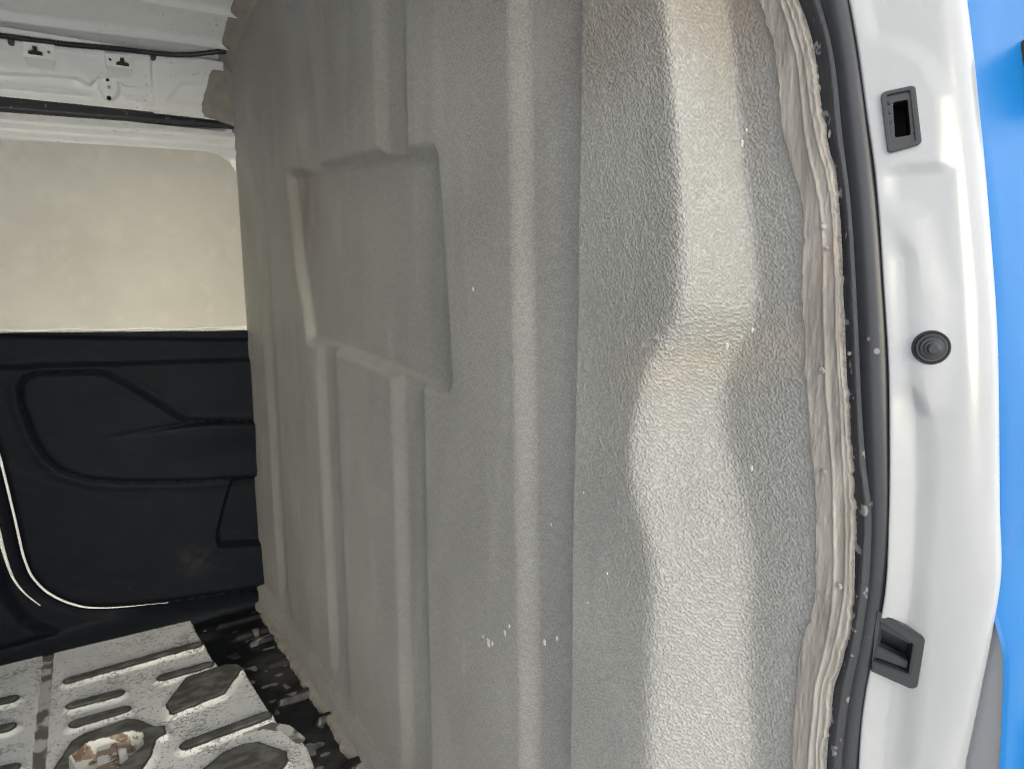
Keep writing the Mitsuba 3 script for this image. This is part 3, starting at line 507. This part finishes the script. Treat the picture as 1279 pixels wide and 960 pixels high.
# corrugated conduit along the rail with two clips
pp = PchipInterpolator([-1.2, -0.039, 0.068, 0.197, 0.271, 0.348, 0.389, 0.428], [1.44, 1.4665, 1.469, 1.478, 1.481, 1.488, 1.496, 1.504])
yc_ = np.arange(-0.6, 0.43, 0.0009); ph = (np.arange(len(yc_)) // 2) % 2
rad = np.where((yc_ > 0.235), 0.0062, 0.0064 + 0.0014 * (ph - 0.5))
put('conduit', sweep(np.stack([XW + 0.024 + 0.03 * S(0.30, 0.43, yc_), yc_, pp(yc_) + 0.0], -1), rad, 12, up=(1, 0, 0)), 'm_plastic', smooth=40, label='black corrugated cable conduit running under the roof edge')
for y in (-0.019, 0.266):
    put('conduit__clip', lathe([(0.0, 0.010), (0.005, 0.009), (0.0065, 0.006), (0.0065, -0.02)], (XW + 0.018, y, float(pp(y)) - 0.009), (1, 0, 0), 16), 'm_plastic', smooth=35)
# shell of the far wall behind everything, closed rear end, near side wall behind the camera
put('body_side', box((-2.12, -2.6, -0.5), (-2.03, 0.6, 1.46)), 'm_white_plain', smooth=False)
put('body_side', box((-0.30, -2.6, -0.05), (-0.22, -0.42, 1.44)), 'm_white_plain', smooth=False)
put('rear_door', box((-2.1, -2.68, -0.4), (-0.2, -2.62, 1.56)), 'm_white_plain', smooth=False)

# ---------------------------------------------------------------- floor: pressed white pan, dark strip beside the bulkhead
EDGE = [(-2.1, 0.246), (-1.889, 0.246), (-1.688, 0.258), (-1.662, 0.265), (-1.640, 0.300), (-1.616, 0.310), (-1.384, 0.322), (-1.364, 0.328), (-1.314, 0.347), (-1.266, 0.353), (-1.214, 0.348), (-1.158, 0.336), (-1.08, 0.30), (-0.9, 0.30), (-0.25, 0.30)]
PAN = Polygon(EDGE + [(-0.25, -2.0), (-2.1, -2.0)]).buffer(-.008).buffer(.016).buffer(-.008)
def slot_poly(x0, y0, x1, y1, w=0.020): return LineString([(x0, y0), (x1, y1)]).buffer(w)
RIBS = [slot_poly(-1.790, -0.04, -1.790, 0.232), slot_poly(-1.680, 0.142, -1.676, 0.236), slot_poly(-1.675, -0.038, -1.668, 0.044), slot_poly(-1.598, -0.034, -1.594, 0.05),
        slot_poly(-1.395, 0.150, -1.400, 0.302), slot_poly(-1.79, -0.235, -1.778, -0.155), slot_poly(-1.68, -0.23, -1.664, -0.155), slot_poly(-1.53, -0.23, -1.512, -0.145),
        Polygon([(-1.562, 0.132), (-1.648, 0.186), (-1.655, 0.300), (-1.615, 0.304), (-1.530, 0.246), (-1.516, 0.136)]).buffer(-.008).buffer(.014),
        Polygon([(-1.290, 0.140), (-1.333, 0.204), (-1.335, 0.243), (-1.324, 0.270), (-1.26, 0.310), (-1.235, 0.305), (-1.14, 0.22), (-1.14, 0.14)]).buffer(-.008).buffer(.012)]
RING = Polygon([(-1.30, -0.10), (-1.459, -0.080), (-1.540, -0.046), (-1.553, -0.024), (-1.557, 0.056), (-1.542, 0.075), (-1.495, 0.103), (-1.489, 0.121), (-1.453, 0.121), (-1.446, 0.101), (-1.40, 0.088), (-1.34, 0.05), (-1.29, 0.0)]).buffer(-.006).buffer(.016).buffer(-.008)
WELL = Polygon([(-1.36, -0.055), (-1.482, -0.051), (-1.511, -0.018), (-1.502, 0.059), (-1.482, 0.078), (-1.44, 0.076), (-1.40, 0.031), (-1.36, 0.0)]).buffer(-.008).buffer(.008)
def pan_h(x, y):
    dp = sdf(PAN, x, y)
    h = np.zeros_like(x)
    for r in RIBS + [RING]:
        h = np.maximum(h, 0.0105 * (1 - S(-0.012, 0.010, sdf(r, x, y))))
    w = sdf(WELL, x, y); h = np.where(w < 0.01, h * (1 - S(0.0, -0.006, w)) - 0.026 * (1 - S(-0.016, 0.0, w)), h)
    seam = (np.abs(x * 0 + y + 0.100 - 0.05 * (x + 1.5)) < 0.5)
    ys_ = y + 0.101 + 0.035 * (x + 1.49)
    h = h - 0.0022 * (1 - S(0.010, 0.0125, np.abs(ys_)))
    h = h + 0.002 * nz(x * 9, y * 9, 0 * x, seed=101) * (np.abs(ys_) > 0.02)
    return h - 0.016 * S(-0.006, 0.003, dp), dp, ys_
Xg, Yg = np.meshgrid(np.arange(-2.02, -1.05, 0.0024), np.arange(-0.62, 0.362, 0.0024))
H, dp, _ = pan_h(Xg, Yg)
v, q = grid(np.stack([Xg, Yg, H], -1)); c = v[q].mean(1); ok = sdf(PAN, c[:, 0], c[:, 1]) < 0.0035
owner = np.full(len(q), -1)
for i, r in enumerate(RIBS): owner[sdf(r, c[:, 0], c[:, 1]) < 0.011] = i
dw, dr_ = sdf(WELL, c[:, 0], c[:, 1]), sdf(RING, c[:, 0], c[:, 1])
owner[dr_ < 0.011] = 50; owner[dw < 0.0] = 51
ys_ = np.abs(c[:, 1] + 0.101 + 0.035 * (c[:, 0] + 1.49)); owner[(ys_ < 0.0115) & (owner < 0)] = 52
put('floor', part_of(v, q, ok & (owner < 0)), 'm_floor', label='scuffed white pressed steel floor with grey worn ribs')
for i in range(len(RIBS)):
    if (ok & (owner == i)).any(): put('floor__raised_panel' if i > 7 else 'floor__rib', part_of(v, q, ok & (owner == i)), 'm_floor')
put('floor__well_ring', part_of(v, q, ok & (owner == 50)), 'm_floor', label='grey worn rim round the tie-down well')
put('floor__tie_down_well', part_of(v, q, ok & (owner == 51)), 'm_rust', label='rusty tie-down well in the white floor')
put('floor__seam', part_of(v, q, ok & (owner == 52)), 'm_worn', label='sunken seam across the floor with patchy paint')
put('floor__tie_down_bar', box((-1.50, -0.006, -0.012), (-1.36, 0.030, -0.0005), 0.004), 'm_rust', smooth=30)
put('floor__tie_down_tab', box((-1.475, 0.031, -0.016), (-1.36, 0.046, -0.004), 0.003), 'm_white_plain', smooth=30)
sm_ = LineString([(-1.375, 0.262), (-1.378, 0.295), (-1.340, 0.330), (-1.29, 0.343)]).buffer(0.011)
# remaining plain floor around, and dark strip
X, Y = np.meshgrid(np.linspace(-1.056, -0.24, 80), np.linspace(-2.6, 0.30, 120))
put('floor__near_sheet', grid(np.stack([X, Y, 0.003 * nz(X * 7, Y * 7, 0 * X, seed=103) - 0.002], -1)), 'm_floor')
X, Y = np.meshgrid(np.linspace(-2.02, -1.04, 80), np.linspace(-2.6, -0.615, 80))
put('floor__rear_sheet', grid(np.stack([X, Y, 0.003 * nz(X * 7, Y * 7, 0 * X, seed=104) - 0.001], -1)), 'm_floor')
put('floor__grey_smear', slab(sm_, ((0, 0, 0.0012), (1, 0, 0), (0, 1, 0), (0, 0, 1)), 0.0012), 'm_worn', smooth=False)
Xg, Yg = np.meshgrid(np.arange(-2.05, -0.24, 0.004), np.arange(0.18, 0.47, 0.003))
hd = -0.010 + 0.006 * nz(Xg * 16, Yg * 10, 0 * Xg, seed=111) + 0.003 * nz(Xg * 60, Yg * 40, 0 * Xg, seed=112)
for xr_, y0_, h_, w_ in ((-1.885, 0.30, 0.010, 0.016), (-1.80, 0.33, 0.009, 0.02), (-1.745, 0.35, 0.010, 0.012), (-1.45, 0.345, 0.014, 0.013), (-1.335, 0.395, 0.016, 0.011), (-1.163, 0.40, 0.014, 0.02), (-1.62, 0.37, 0.006, 0.014)):
    hd = hd + h_ * (1 - S(w_ * .55, w_, np.abs(Xg - xr_))) * S(y0_ - 0.012, y0_ + 0.005, Yg)
put('floor__dark_strip', grid(np.stack([Xg, Yg, hd], -1)), 'm_darkfloor', label='black sealed strip of floor beside the bulkhead')
put('body_under', box((-2.1, -2.6, -0.50), (-0.22, 1.7, -0.06)), 'm_dark', smooth=False)
